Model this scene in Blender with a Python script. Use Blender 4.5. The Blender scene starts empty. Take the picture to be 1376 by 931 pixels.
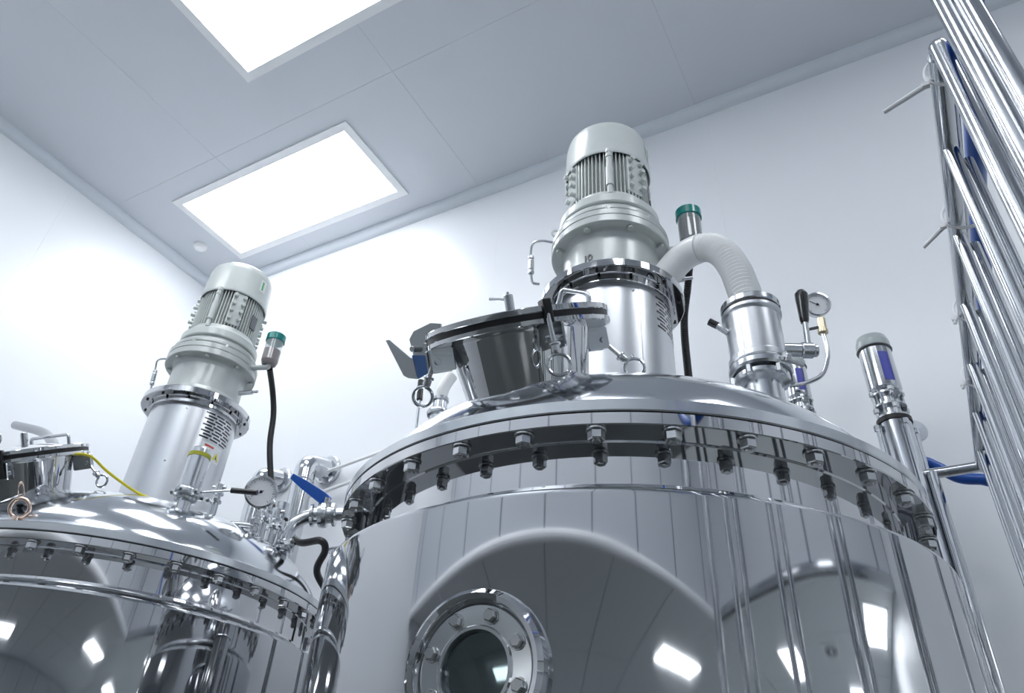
import bpy, math, random
from mathutils import Vector, Matrix
random.seed(7)
PI = math.pi
R = math.radians
scene = bpy.context.scene
col = scene.collection

# ------------------------------------------------------------------ camera
EYE = 1.5                                   # camera height above the floor
F_PX, CY, CP, CR, PX, PY = 989.153, 0.581139, 0.631461, 0.0949783, 648.57, 428.42
_f = Vector((-math.sin(CY)*math.cos(CP), math.cos(CY)*math.cos(CP), math.sin(CP)))
_r = Vector((math.cos(CY), math.sin(CY), 0)); _u = _r.cross(_f)
_r2 = _r*math.cos(CR)+_u*math.sin(CR); _u2 = -_r*math.sin(CR)+_u*math.cos(CR)
cd = bpy.data.cameras.new('camera'); cam = bpy.data.objects.new('camera', cd); col.objects.link(cam)
cam.matrix_world = Matrix(((_r2.x, _u2.x, -_f.x, 0), (_r2.y, _u2.y, -_f.y, 0), (_r2.z, _u2.z, -_f.z, EYE), (0, 0, 0, 1)))
cd.sensor_width = 36; cd.lens = F_PX/1376*36
cd.shift_x = (688-PX)/1376; cd.shift_y = -(465.5-PY)/1376
cd.clip_start = 0.02; cd.clip_end = 60
scene.camera = cam

# ------------------------------------------------------------------ world, exposure
w = bpy.data.worlds.new('world'); scene.world = w; w.use_nodes = True
w.node_tree.nodes['Background'].inputs[0].default_value = (0.75, 0.8, 0.9, 1)
w.node_tree.nodes['Background'].inputs[1].default_value = 0.3
scene.view_settings.view_transform = 'Standard'
scene.view_settings.look = 'None'
scene.view_settings.exposure = 0.55
scene.view_settings.gamma = 1.0
scene.view_settings.use_curve_mapping = False
scene.cycles.use_denoising = True
scene.cycles.max_bounces = 12
scene.cycles.diffuse_bounces = 5
scene.cycles.glossy_bounces = 8
scene.cycles.transmission_bounces = 8
scene.cycles.sample_clamp_indirect = 6
LAMP_POWER = 7.0
LAMP_COLOR = (0.93, 0.965, 1.0)

# ------------------------------------------------------------------ materials
def mat(name, color, rough=0.5, metal=0.0, noise=0.0, nscale=8.0, bump=0.0, bscale=6.0, stretch=(1, 1, 1), trans=0.0, emit=0.0, coat=0.0, rnoise=0.0, ior=1.45, coat_rough=.08):
    m = bpy.data.materials.new(name); m.use_nodes = True
    nt = m.node_tree; b = nt.nodes['Principled BSDF']
    b.inputs['Base Color'].default_value = (*color, 1)
    b.inputs['Roughness'].default_value = rough
    b.inputs['Metallic'].default_value = metal
    b.inputs['IOR'].default_value = ior
    if trans: b.inputs['Transmission Weight'].default_value = trans
    if coat: b.inputs['Coat Weight'].default_value = coat; b.inputs['Coat Roughness'].default_value = coat_rough
    if emit:
        b.inputs['Emission Color'].default_value = (*LAMP_COLOR, 1); b.inputs['Emission Strength'].default_value = emit
    tc = mp = None
    if noise or bump or rnoise:
        tc = nt.nodes.new('ShaderNodeTexCoord'); mp = nt.nodes.new('ShaderNodeMapping')
        mp.inputs['Scale'].default_value = stretch
        nt.links.new(tc.outputs['Object'], mp.inputs[0])
    def tex(sc, det=3.0):
        n = nt.nodes.new('ShaderNodeTexNoise'); n.inputs['Scale'].default_value = sc; n.inputs['Detail'].default_value = det
        nt.links.new(mp.outputs[0], n.inputs['Vector']); return n
    if noise:
        n = tex(nscale); mx = nt.nodes.new('ShaderNodeMix'); mx.data_type = 'RGBA'
        mx.inputs[6].default_value = (*[max(0, c*(1-noise)) for c in color], 1)
        mx.inputs[7].default_value = (*[min(1, c*(1+noise)) for c in color], 1)
        nt.links.new(n.outputs[0], mx.inputs[0]); nt.links.new(mx.outputs[2], b.inputs['Base Color'])
    if rnoise:
        n = tex(nscale*2.3, 4); mr = nt.nodes.new('ShaderNodeMapRange')
        mr.inputs[3].default_value = max(0.01, rough-rnoise); mr.inputs[4].default_value = rough+rnoise
        nt.links.new(n.outputs[0], mr.inputs[0]); nt.links.new(mr.outputs[0], b.inputs['Roughness'])
    if bump:
        n = tex(bscale, 1.5); bp = nt.nodes.new('ShaderNodeBump'); bp.inputs['Distance'].default_value = bump; bp.inputs['Strength'].default_value = 1.0
        nt.links.new(n.outputs[0], bp.inputs['Height']); nt.links.new(bp.outputs[0], b.inputs['Normal'])
    return m

def thin(name, tint, gloss=.10, haze=.0):
    m = bpy.data.materials.new(name); m.use_nodes = True; nt = m.node_tree; nt.nodes.remove(nt.nodes['Principled BSDF'])
    tr = nt.nodes.new('ShaderNodeBsdfTransparent'); tr.inputs[0].default_value = (*tint, 1)
    gl = nt.nodes.new('ShaderNodeBsdfGlossy'); gl.inputs[0].default_value = (1, 1, 1, 1); gl.inputs[1].default_value = .03
    lf = nt.nodes.new('ShaderNodeLayerWeight'); lf.inputs[0].default_value = .5; lw = nt.nodes.new('ShaderNodeMath'); lw.operation = 'POWER'; lw.inputs[1].default_value = 4.0; nt.links.new(lf.outputs['Facing'], lw.inputs[0])
    ad = nt.nodes.new('ShaderNodeMath'); ad.operation = 'ADD'; ad.use_clamp = True; ad.inputs[1].default_value = gloss
    df = nt.nodes.new('ShaderNodeBsdfDiffuse'); df.inputs[0].default_value = (.85, .88, .9, 1); m2 = nt.nodes.new('ShaderNodeMixShader'); m2.inputs[0].default_value = haze
    nt.links.new(tr.outputs[0], m2.inputs[1]); nt.links.new(df.outputs[0], m2.inputs[2]); tr = m2
    mx = nt.nodes.new('ShaderNodeMixShader'); nt.links.new(lw.outputs[0], ad.inputs[0]); nt.links.new(ad.outputs[0], mx.inputs[0])
    nt.links.new(tr.outputs[0], mx.inputs[1]); nt.links.new(gl.outputs[0], mx.inputs[2]); nt.links.new(mx.outputs[0], nt.nodes['Material Output'].inputs[0])
    return m
M = dict(
    mirror=mat('polished_steel', (0.58, 0.585, 0.60), 0.035, 1, bump=0.0012, bscale=2.2, rnoise=0.03, nscale=5),
    jacket=mat('polished_jacket_steel', (0.52, 0.53, 0.55), 0.04, 1, bump=0.0016, bscale=2.6, rnoise=0.03, nscale=4, noise=0.04),
    dome=mat('satin_dome_steel', (0.66, 0.68, 0.71), 0.13, 1, bump=0.0006, bscale=3, rnoise=0.05, nscale=6),
    steel=mat('satin_steel', (0.60, 0.62, 0.64), 0.2, 1, rnoise=0.06, nscale=12),
    brushed=mat('brushed_steel', (0.62, 0.635, 0.66), 0.30, 1, bump=0.00012, bscale=40, stretch=(1, 1, .05), rnoise=0.06, nscale=9),
    pipe=mat('polished_pipe_steel', (0.60, 0.615, 0.64), 0.13, 1, rnoise=0.04, nscale=14),
    bolt=mat('bolt_steel', (0.55, 0.56, 0.57), 0.22, 1),
    darkpipe=mat('dull_pipe_steel', (0.36, 0.37, 0.39), 0.3, 1),
    darksteel=mat('dark_steel', (0.16, 0.16, 0.17), 0.3, 1),
    paint=mat('grey_motor_paint', (0.60, 0.635, 0.62), 0.32, 0, noise=0.05, nscale=14, coat=0.3, bump=0.0004, bscale=60),
    castpaint=mat('grey_cast_paint', (0.50, 0.53, 0.52), 0.34, 0.15, noise=0.08, nscale=20, coat=0.3, bump=0.0008, bscale=50),
    fin=mat('fin_paint', (0.40, 0.42, 0.42), 0.4, 0.1),
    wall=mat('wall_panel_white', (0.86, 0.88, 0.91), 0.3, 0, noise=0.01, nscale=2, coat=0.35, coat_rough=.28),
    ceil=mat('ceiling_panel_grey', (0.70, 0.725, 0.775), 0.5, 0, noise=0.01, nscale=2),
    trim=mat('trim_aluminium_white', (0.74, 0.78, 0.83), 0.35, 0),
    joint=mat('joint_sealant_grey', (0.26, 0.28, 0.31), 0.6),
    bulk=mat('partition_panel', (0.62, 0.65, 0.69), 0.4, 0),
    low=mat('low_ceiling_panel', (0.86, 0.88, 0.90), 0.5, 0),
    floor=mat('epoxy_floor', (0.55, 0.58, 0.58), 0.3, 0, noise=0.05, nscale=3, coat=0.3),
    floordark=mat('added_dark_floor', (0.09, 0.10, 0.10), 0.3, 0, noise=0.1, nscale=3, coat=0.3),  # made dark so the steel undersides have something dark to mirror
    lamp=mat('lamp_diffuser', (0.9, 0.9, 0.9), 0.5, emit=LAMP_POWER),
    lampframe=mat('lamp_frame_white', (0.93, 0.94, 0.95), 0.35),
    black=mat('black_rubber', (0.018, 0.018, 0.02), 0.42, noise=0.2, nscale=30),
    blackpl=mat('black_plastic', (0.015, 0.015, 0.017), 0.22, coat=0.4),
    white=mat('white_hose_plastic', (0.93, 0.93, 0.92), 0.28, coat=0.3),
    nylon=mat('white_nylon', (0.93, 0.93, 0.94), 0.35),
    teal=mat('teal_plastic', (0.0, 0.22, 0.20), 0.25, coat=0.5),
    blue=mat('blue_hose', (0.012, 0.09, 0.42), 0.3, coat=0.3),
    bluelab=mat('blue_label', (0.07, 0.08, 0.42), 0.35),
    bluefilm=mat('blue_protective_film', (0.10, 0.20, 0.46), 0.3, 0.3),
    yellow=mat('yellow_cable', (0.70, 0.60, 0.02), 0.35),
    yellowb=mat('yellow_green_band', (0.42, 0.42, 0.03), 0.35),
    copper=mat('copper_ring', (0.80, 0.62, 0.52), 0.22, 1),
    brass=mat('brass_fitting', (0.60, 0.52, 0.38), 0.3, 1),
    oilred=mat('red_brown_oil', (0.13, 0.035, 0.03), 0.15, coat=0.5),
    oildark=mat('dark_oil', (0.03, 0.022, 0.025), 0.15, coat=0.5),
    clear=thin('clear_cup', (0.88, 0.91, 0.92), .04, .25),
    lens=thin('gauge_lens', (0.97, 0.97, 0.97), .06),
    glass=thin('sight_glass', (0.45, 0.5, 0.5), .05),
    dial=mat('gauge_dial', (0.93, 0.93, 0.96), 0.4),
    gasket=mat('black_gasket', (0.012, 0.012, 0.013), 0.4),
    label=mat('white_label', (0.80, 0.81, 0.83), 0.4),
    redlab=mat('red_print', (0.62, 0.09, 0.06), 0.4),
    yelab=mat('yellow_print', (0.75, 0.70, 0.05), 0.4),
    green=mat('green_print', (0.10, 0.42, 0.14), 0.4),
    inside=mat('dark_tank_inside', (0.03, 0.035, 0.035), 0.35, 0.5),
    pumpcap=mat('pump_cap_grey', (0.42, 0.47, 0.47), 0.3, coat=0.3),
)

# ------------------------------------------------------------------ mesh builder (room coordinates; z measured from the camera's height)
def frame(n, up=Vector((0, 0, 1))):
    n = Vector(n).normalized()
    if abs(n.dot(up)) > 0.98: up = Vector((1, 0, 0))
    x = up.cross(n).normalized(); y = n.cross(x)
    return x, y, n
def mtx(o, n=(0, 0, 1), up=(0, 0, 1)):
    x, y, z = frame(n, Vector(up)); o = Vector(o)
    return Matrix(((x.x, y.x, z.x, o.x), (x.y, y.y, z.y, o.y), (x.z, y.z, z.z, o.z), (0, 0, 0, 1)))
def smoothpath(pts, n=6):
    P = [Vector(p) for p in pts]; out = []
    for i in range(len(P)-1):
        a = P[i-1] if i else P[0]*2-P[1]; b = P[i]; c = P[i+1]; d = P[i+2] if i+2 < len(P) else P[-1]*2-P[-2]
        for k in range(n):
            t = k/n
            out.append(0.5*((2*b)+(c-a)*t+(2*a-5*b+4*c-d)*t*t+(3*b-a-3*c+d)*t**3))
    out.append(P[-1]); return out
def elbowpath(pts, rad, n=6):
    """polyline with rounded corners"""
    P = [Vector(p) for p in pts]; out = [P[0]]
    for i in range(1, len(P)-1):
        a = (P[i-1]-P[i]); b = (P[i+1]-P[i]); r = min(rad, a.length*.49, b.length*.49)
        a.normalize(); b.normalize(); s = P[i]+a*r; e = P[i]+b*r
        for k in range(n+1):
            t = k/n; out.append(s*(1-t)**2+P[i]*2*t*(1-t)+e*t*t)
    out.append(P[-1]); return out
def hold_edges(prof):
    """extra rings next to profile corners, so long faces keep their own flat normals"""
    P = [Vector(p) for p in prof]; n = len(P); out = []
    def turn(i):
        if i == 0 or i == n-1: return 0
        a = P[i]-P[i-1]; b = P[i+1]-P[i]
        return a.angle(b) if a.length > 1e-9 and b.length > 1e-9 else 0
    for i in range(n):
        out.append(prof[i])
        if i < n-1:
            d = P[i+1]-P[i]; ln = d.length
            if ln > .008:
                if turn(i) > .12: q = P[i]+d*(.0012/ln); out.append((q.x, q.y))
                if turn(i+1) > .12: q = P[i+1]-d*(.0012/ln); out.append((q.x, q.y))
    return out
class MB:
    def __init__(s): s.v = []; s.f = []
    def add(s, vs, fs):
        o = len(s.v); s.v += [Vector(v) for v in vs]; s.f += [[i+o for i in f] for f in fs]; return s
    def lathe(s, prof, m=None, seg=48, a0=0, a1=2*PI, closed_prof=False):
        m = m or Matrix.Identity(4); full = abs(a1-a0-2*PI) < 1e-6; na = seg if full else seg+1
        prof = hold_edges(prof)
        vs = []; fs = []; n = len(prof)
        for i in range(na):
            a = a0+(a1-a0)*i/seg; c, sn = math.cos(a), math.sin(a)
            for r, z in prof: vs.append(m @ Vector((r*c, r*sn, z)))
        for i in range(seg):
            j = (i+1) % na
            for k in range(n if closed_prof else n-1):
                k2 = (k+1) % n
                q = [i*n+k, j*n+k, j*n+k2, i*n+k2]
                if prof[k][0] < 1e-7: q = [i*n+k, j*n+k2, i*n+k2]
                elif prof[k2][0] < 1e-7: q = [i*n+k, j*n+k, i*n+k2]
                fs.append(q)
        return s.add(vs, fs)
    def cyl(s, m, r, z0, z1, seg=24, ch=None, r1=None):
        r1 = r if r1 is None else r1; ch = min(r*.12, (z1-z0)*.2) if ch is None else ch
        return s.lathe([(0, z0), (r-ch, z0), (r, z0+ch), (r1, z1-ch), (r1-ch, z1), (0, z1)], m, seg)
    def tube(s, pts, r, seg=12, closed=False, caps=True):
        P = [Vector(p) for p in pts]; n = len(P); rr = r if isinstance(r, (list, tuple)) else [r]*n
        vs = []; x = None
        for i in range(n):
            if closed: t = P[(i+1) % n]-P[i-1]
            else: t = P[min(i+1, n-1)]-P[max(i-1, 0)]
            if t.length < 1e-9: t = Vector((0, 0, 1))
            t.normalize()
            if x is None: x = frame(t)[0]
            x = (x-t*x.dot(t)).normalized(); y = t.cross(x)
            for k in range(seg):
                a = 2*PI*k/seg; vs.append(P[i]+(x*math.cos(a)+y*math.sin(a))*rr[i])
        fs = []
        for i in range(n if closed else n-1):
            j = (i+1) % n
            for k in range(seg):
                k2 = (k+1) % seg; fs.append([i*seg+k, i*seg+k2, j*seg+k2, j*seg+k])
        if caps and not closed:
            fs.append(list(range(seg))[::-1]); fs.append([(n-1)*seg+k for k in range(seg)])
        return s.add(vs, fs)
    def torus(s, m, R0, r, seg=36, sg=10):
        pts = [m @ Vector((R0*math.cos(2*PI*i/seg), R0*math.sin(2*PI*i/seg), 0)) for i in range(seg)]
        return s.tube(pts, r, sg, closed=True)
    def box(s, m, lo, hi, ch=0.0):
        if ch <= 0:
            x0, y0, z0 = lo; x1, y1, z1 = hi
            vs = [m @ Vector(p) for p in ((x0, y0, z0), (x1, y0, z0), (x1, y1, z0), (x0, y1, z0), (x0, y0, z1), (x1, y0, z1), (x1, y1, z1), (x0, y1, z1))]
            return s.add(vs, [[0, 3, 2, 1], [4, 5, 6, 7], [0, 1, 5, 4], [1, 2, 6, 5], [2, 3, 7, 6], [3, 0, 4, 7]])
        x0, y0, z0 = lo; x1, y1, z1 = hi; c = ch
        poly = [(x0+c, y0), (x1-c, y0), (x1, y0+c), (x1, y1-c), (x1-c, y1), (x0+c, y1), (x0, y1-c), (x0, y0+c)]
        return s.prism(poly, z0, z1, m, c)
    def prism(s, poly, z0, z1, m=None, ch=0.0):
        m = m or Matrix.Identity(4); n = len(poly)
        if ch <= 0:
            vs = [m @ Vector((x, y, z0)) for x, y in poly]+[m @ Vector((x, y, z1)) for x, y in poly]
            return s.add(vs, [list(range(n))[::-1], list(range(n, 2*n))]+[[i, (i+1) % n, n+(i+1) % n, n+i] for i in range(n)])
        cx = sum(p[0] for p in poly)/n; cy = sum(p[1] for p in poly)/n
        ins = [(cx+(x-cx)*(1-ch/max(1e-6, math.hypot(x-cx, y-cy))), cy+(y-cy)*(1-ch/max(1e-6, math.hypot(x-cx, y-cy)))) for x, y in poly]
        rings = [(ins, z0), (poly, z0+ch), (poly, z1-ch), (ins, z1)]
        vs = [m @ Vector((x, y, z)) for pl, z in rings for x, y in pl]
        fs = [list(range(n))[::-1], list(range(3*n, 4*n))]
        for k in range(3): fs += [[k*n+i, k*n+(i+1) % n, (k+1)*n+(i+1) % n, (k+1)*n+i] for i in range(n)]
        return s.add(vs, fs)
    def hexa(s, m, r, z0, z1):
        return s.prism([(r*math.cos(PI/3*i), r*math.sin(PI/3*i)) for i in range(6)], z0, z1, m, min(.0018, (z1-z0)*.25))
    def sphere(s, c, r, seg=20):
        return s.lathe([(r*math.sin(PI*i/12), -r*math.cos(PI*i/12)) if 0 < i < 12 else (0, -r if i == 0 else r) for i in range(13)], Matrix.Translation(Vector(c)), seg)

def zc(p): return Vector((p[0], p[1], p[2]+EYE))
def link(o): col.objects.link(o); return o
def props(o, label=None, cat=None, group=None, kind=None):
    if label: o['label'] = label
    if cat: o['category'] = cat
    if group: o['group'] = group
    if kind: o['kind'] = kind
    return o
def mesh_of(name, mb, material, org, sharp=32):
    me = bpy.data.meshes.new(name)
    me.from_pydata([v-org for v in mb.v], [], mb.f); me.validate()
    me.materials.append(M[material]); me.polygons.foreach_set('use_smooth', [True]*len(me.polygons))
    me.set_sharp_from_angle(angle=R(sharp)); me.update()
    return me
def thing(name, loc, label, cat, group=None):
    e = bpy.data.objects.new(name, None); e.location = zc(loc); e.empty_display_size = .05; link(e)
    e['_o'] = 0; del e['_o']
    e.rotation_euler = (0, 0, 0)
    return props(e, label, cat, group)
ROOT = {}
def part(name, mb, material, root, parent=None, label=None, kind=None, sharp=32):
    """one mesh object; geometry in room coordinates; root is its top-level empty"""
    org = Vector(root.location)-Vector((0, 0, EYE))
    o = bpy.data.objects.new(name, mesh_of(name, mb, material, org, sharp)); link(o); o.parent = parent or root
    return props(o, label, None, None, kind)
def single(name, mb, material, loc, label, cat, group=None, sharp=32, kind=None):
    o = bpy.data.objects.new(name, mesh_of(name, mb, material, Vector(loc), sharp)); o.location = zc(loc); link(o)
    return props(o, label, cat, group, kind)
def struct(name, mb, material, loc=(0, 0, 0), parent=None):
    o = bpy.data.objects.new(name, mesh_of(name, mb, material, Vector(loc), 25)); o.location = zc(loc); link(o)
    if parent: o.parent = parent; o.location = (0, 0, 0)
    else: o['kind'] = 'structure'
    return o
def copy_tree(o, parent=None, seen=None):
    c = o.copy(); col.objects.link(c)
    if parent: c.parent = parent
    for ch in list(o.children): copy_tree(ch, c)
    return c
I4 = Matrix.Identity(4)
def T(x, y, z): return Matrix.Translation(Vector((x, y, z)))

# ------------------------------------------------------------------ the room
XL, XB, XR = -4.13, 2.80, 8.0          # left wall, partition on the right, far right wall
YB, YF, YN = 2.63, -1.50, -6.5         # back wall, partition behind the camera, wall behind it
ZC, ZL, ZF = 3.30, 1.32, -EYE          # ceiling, low ceiling, floor
def slab(lo, hi): return MB().box(I4, lo, hi)
struct('floor', slab((XL-.1, YN-.1, ZF-.1), (XR+.1, YB+.1, ZF-.004)), 'floor')
struct('floor_dark_helper', slab((XL, -4.6, ZF-.004), (XB-.05, YB, ZF)), 'floordark')  # unseen dark patch added to darken reflections under the tank flanges
cl = struct('ceiling', slab((XL-.1, YF-.1, ZC+.004), (XB+.1, YB+.1, ZC+.1)), 'joint')
def panel_grid(parent, name, material, us, vs, fn, gap):
    for i in range(len(us)-1):
        for j in range(len(vs)-1):
            lo, hi = fn(us[i]+gap/2, us[i+1]-gap/2, vs[j]+gap/2, vs[j+1]-gap/2)
            struct(name, MB().box(I4, lo, hi), material, parent=parent)
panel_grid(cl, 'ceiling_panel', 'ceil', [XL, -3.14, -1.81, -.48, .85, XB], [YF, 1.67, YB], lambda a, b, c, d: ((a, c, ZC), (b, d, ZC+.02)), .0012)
wb = struct('wall_back', slab((XL-.1, YB+.004, ZF), (XR+.1, YB+.1, ZC+.1)), 'joint')
panel_grid(wb, 'wall_panel', 'wall', [XL, -2.90, -1.68, -.44, .80, 2.04, 3.6, 5.8, XR], [ZF, ZC], lambda a, b, c, d: ((a, YB, c), (b, YB+.02, d)), .0005)
wl = struct('wall_left', slab((XL-.1, YN, ZF), (XL-.004, YB+.1, ZC+.1)), 'joint')
panel_grid(wl, 'wall_panel', 'wall', [YN, -4.9, -3.6, -2.3, -1.05, .18, 1.41, YB], [ZF, ZC], lambda a, b, c, d: ((XL-.02, a, c), (XL, b, d)), .0005)
wr = struct('wall_right', slab((XR, YN, ZF), (XR+.1, YB+.1, ZL+.1)), 'joint')
panel_grid(wr, 'wall_panel', 'bulk', [YN+i*1.3 for i in range(8)], [ZF, ZL], lambda a, b, c, d: ((XR-.02, a, c), (XR, b, d)), .02)
wf = struct('wall_front', slab((XL, YN-.1, ZF), (XR, YN, ZL+.1)), 'joint')
panel_grid(wf, 'wall_panel', 'bulk', [XL+i*1.21 for i in range(11)], [ZF, ZL], lambda a, b, c, d: ((a, YN, c), (b, YN+.02, d)), .02)
bf = struct('wall_upper_front', slab((XL, YF-.1, ZL), (XB+.1, YF-.005, ZC+.1)), 'joint')
panel_grid(bf, 'wall_panel', 'bulk', [XL, -3.9, -3.1, -2.3, -1.5, -.70, .10, .90, 1.70, 2.50, XB], [ZL, ZC], lambda a, b, c, d: ((a, YF-.02, c), (b, YF, d)), .028)
br = struct('wall_upper_right', slab((XB+.005, YF-.1, ZL), (XB+.1, YB, ZC+.1)), 'joint')
panel_grid(br, 'wall_panel', 'bulk', [YF, -.58, .12, .83, 1.57, 2.31, YB], [ZL, ZC], lambda a, b, c, d: ((XB, a, c), (XB+.02, b, d)), .048)
lc = struct('ceiling_low', slab((XL, YN, ZL+.008), (XR, YF-.1, ZL+.1)), 'joint')
panel_grid(lc, 'ceiling_panel', 'low', [XL, -3.1, -1.9, -.70, .50, 1.70, 2.90, 4.1, 5.3, 6.5, XR], [YN, -4.0, YF-.1], lambda a, b, c, d: ((a, c, ZL+.001), (b, d, ZL+.02)), .018)
ls = struct('ceiling_low_side', slab((XB+.1, YF-.1, ZL+.008), (XR, YB, ZL+.1)), 'joint')
panel_grid(ls, 'ceiling_panel', 'low', [XB+.1, 4.1, 5.3, 6.5, XR], [YF-.1, YB], lambda a, b, c, d: ((a, c, ZL+.001), (b, d, ZL+.02)), .018)
# coved trims where wall meets ceiling, and along the partitions' lower edges
def cove(y0, z0, x0, x1, axis):
    r = .055; pr = [(0, 0), (-r, 0)]+[(-r+r*math.sin(a)*1.0, -r+r*math.cos(a)) for a in []]
    arc = [(-r+r*(1-math.cos(PI/2*k/6)), -r*math.sin(PI/2*k/6)) for k in range(7)]
    poly = [(0, 0)]+arc                       # profile: (distance from wall, height below ceiling)
    mb = MB(); n = len(poly); vs = []
    for t in (x0, x1):
        for d, h in poly:
            vs.append((t, y0+d, z0+h) if axis == 'x' else (y0-d, t, z0+h))
    return mb.add(vs, [list(range(n)), list(range(n, 2*n))[::-1]]+[[i, (i+1) % n, n+(i+1) % n, n+i] for i in range(n)])
struct('trim_1', cove(YB, ZC, XL, XB, 'x'), 'trim')
struct('trim_2', cove(XL, ZC, YF, YB, 'y'), 'trim')
struct('trim_3', MB().tube([(XL, YF, ZL), (XB, YF, ZL)], .04, 12), 'lampframe')
struct('trim_4', MB().tube([(XB, YF, ZL), (XB, YB, ZL)], .05, 12), 'pipe')

# ------------------------------------------------------------------ ceiling lights
def ceiling_light(x0, x1, y0, y1, z, label, frame_w=.05):
    t = thing('ceiling_light', ((x0+x1)/2, (y0+y1)/2, z), label, 'light', 'recessed ceiling light panels')
    f = MB(); fw = frame_w
    for lo, hi in (((x0, y0), (x1, y0+fw)), ((x0, y1-fw), (x1, y1)), ((x0, y0+fw), (x0+fw, y1-fw)), ((x1-fw, y0+fw), (x1, y1-fw))):
        f.box(I4, (lo[0], lo[1], z-.010), (hi[0], hi[1], z-.0002))
    part('light_frame', f, 'lampframe', t)
    part('diffuser', MB().box(I4, (x0+fw, y0+fw, z-.0092), (x1-fw, y1-fw, z-.001)), 'lamp', t)
ceiling_light(-3.69, -2.238, 1.812, 2.436, ZC, 'rectangular white ceiling light above the left motor, nearest the room corner')
ceiling_light(-2.557, -1.105, .735, 1.362, ZC, 'rectangular white ceiling light cut off by the top edge of the photo')
ceiling_light(-3.69, -2.238, -.55, .08, ZC, 'ceiling light behind the camera on the left of the tall bay')
ceiling_light(-.5, .95, -.55, .08, ZC, 'ceiling light behind the camera right of centre of the tall bay')
ceiling_light(.95, 2.40, .735, 1.362, ZC, 'ceiling light out of frame to the right over the pipe racks')
ceiling_light(3.35, 4.40, 1.80, 2.50, ZL, 'low ceiling light beyond the right partition near the back wall')
ceiling_light(4.25, 5.45, -.80, -.15, ZL, 'low ceiling light beyond the right partition further forward')
ceiling_light(2.2, 3.6, -3.6, -2.9, ZL, 'unseen fill light added in the low ceiling behind the camera on the right')  # no known lamp here; added to light the low area's floor
ceiling_light(-2.6, -1.2, -5.2, -4.5, ZL, 'unseen fill light added in the low ceiling near the front wall')  # second lamp put in out of view for the low area's floor
ceiling_light(-2.05, -.60, -1.38, -.76, ZC, 'unseen fill light added behind the camera close to the upper front wall')  # added to brighten the surfaces that face the camera
ceiling_light(5.6, 6.9, -3.9, -3.2, ZL, 'unseen fill light added in the far right corner behind the camera')  # extra lamp put in to lift the low ceiling's brightness
ceiling_light(5.9, 7.2, 1.0, 1.7, ZL, 'unseen fill light added deepest beyond the right partition')  # another made-up lamp, brightening the low ceiling by bounce
# square swirl vent in the low ceiling, and a small detector near the corner
t = thing('air_vent', (4.56, .75, ZL), 'square ceiling air vent mirrored in the right side of the big tank', 'vent')
part('vent_plate', MB().box(I4, (4.31, .5, ZL-.01), (4.81, 1.0, ZL-.0005)), 'lampframe', t)
b = MB()
for k in range(16):
    m = T(4.56, .75, ZL-.012) @ Matrix.Rotation(2*PI*k/16, 4, 'Z'); b.box(m, (.06, -.012, -.001), (.2, .012, .0015))
part('vent_slots', b, 'blackpl', t)
single('smoke_detector', MB().lathe([(0, -.03), (.03, -.03), (.045, -.018), (.05, -.001), (0, -.001)], T(-3.86, 2.21, ZC), 24), 'lampframe', (-3.86, 2.21, ZC), 'small round white ceiling detector between the corner and the ceiling light', 'detector')

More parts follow.
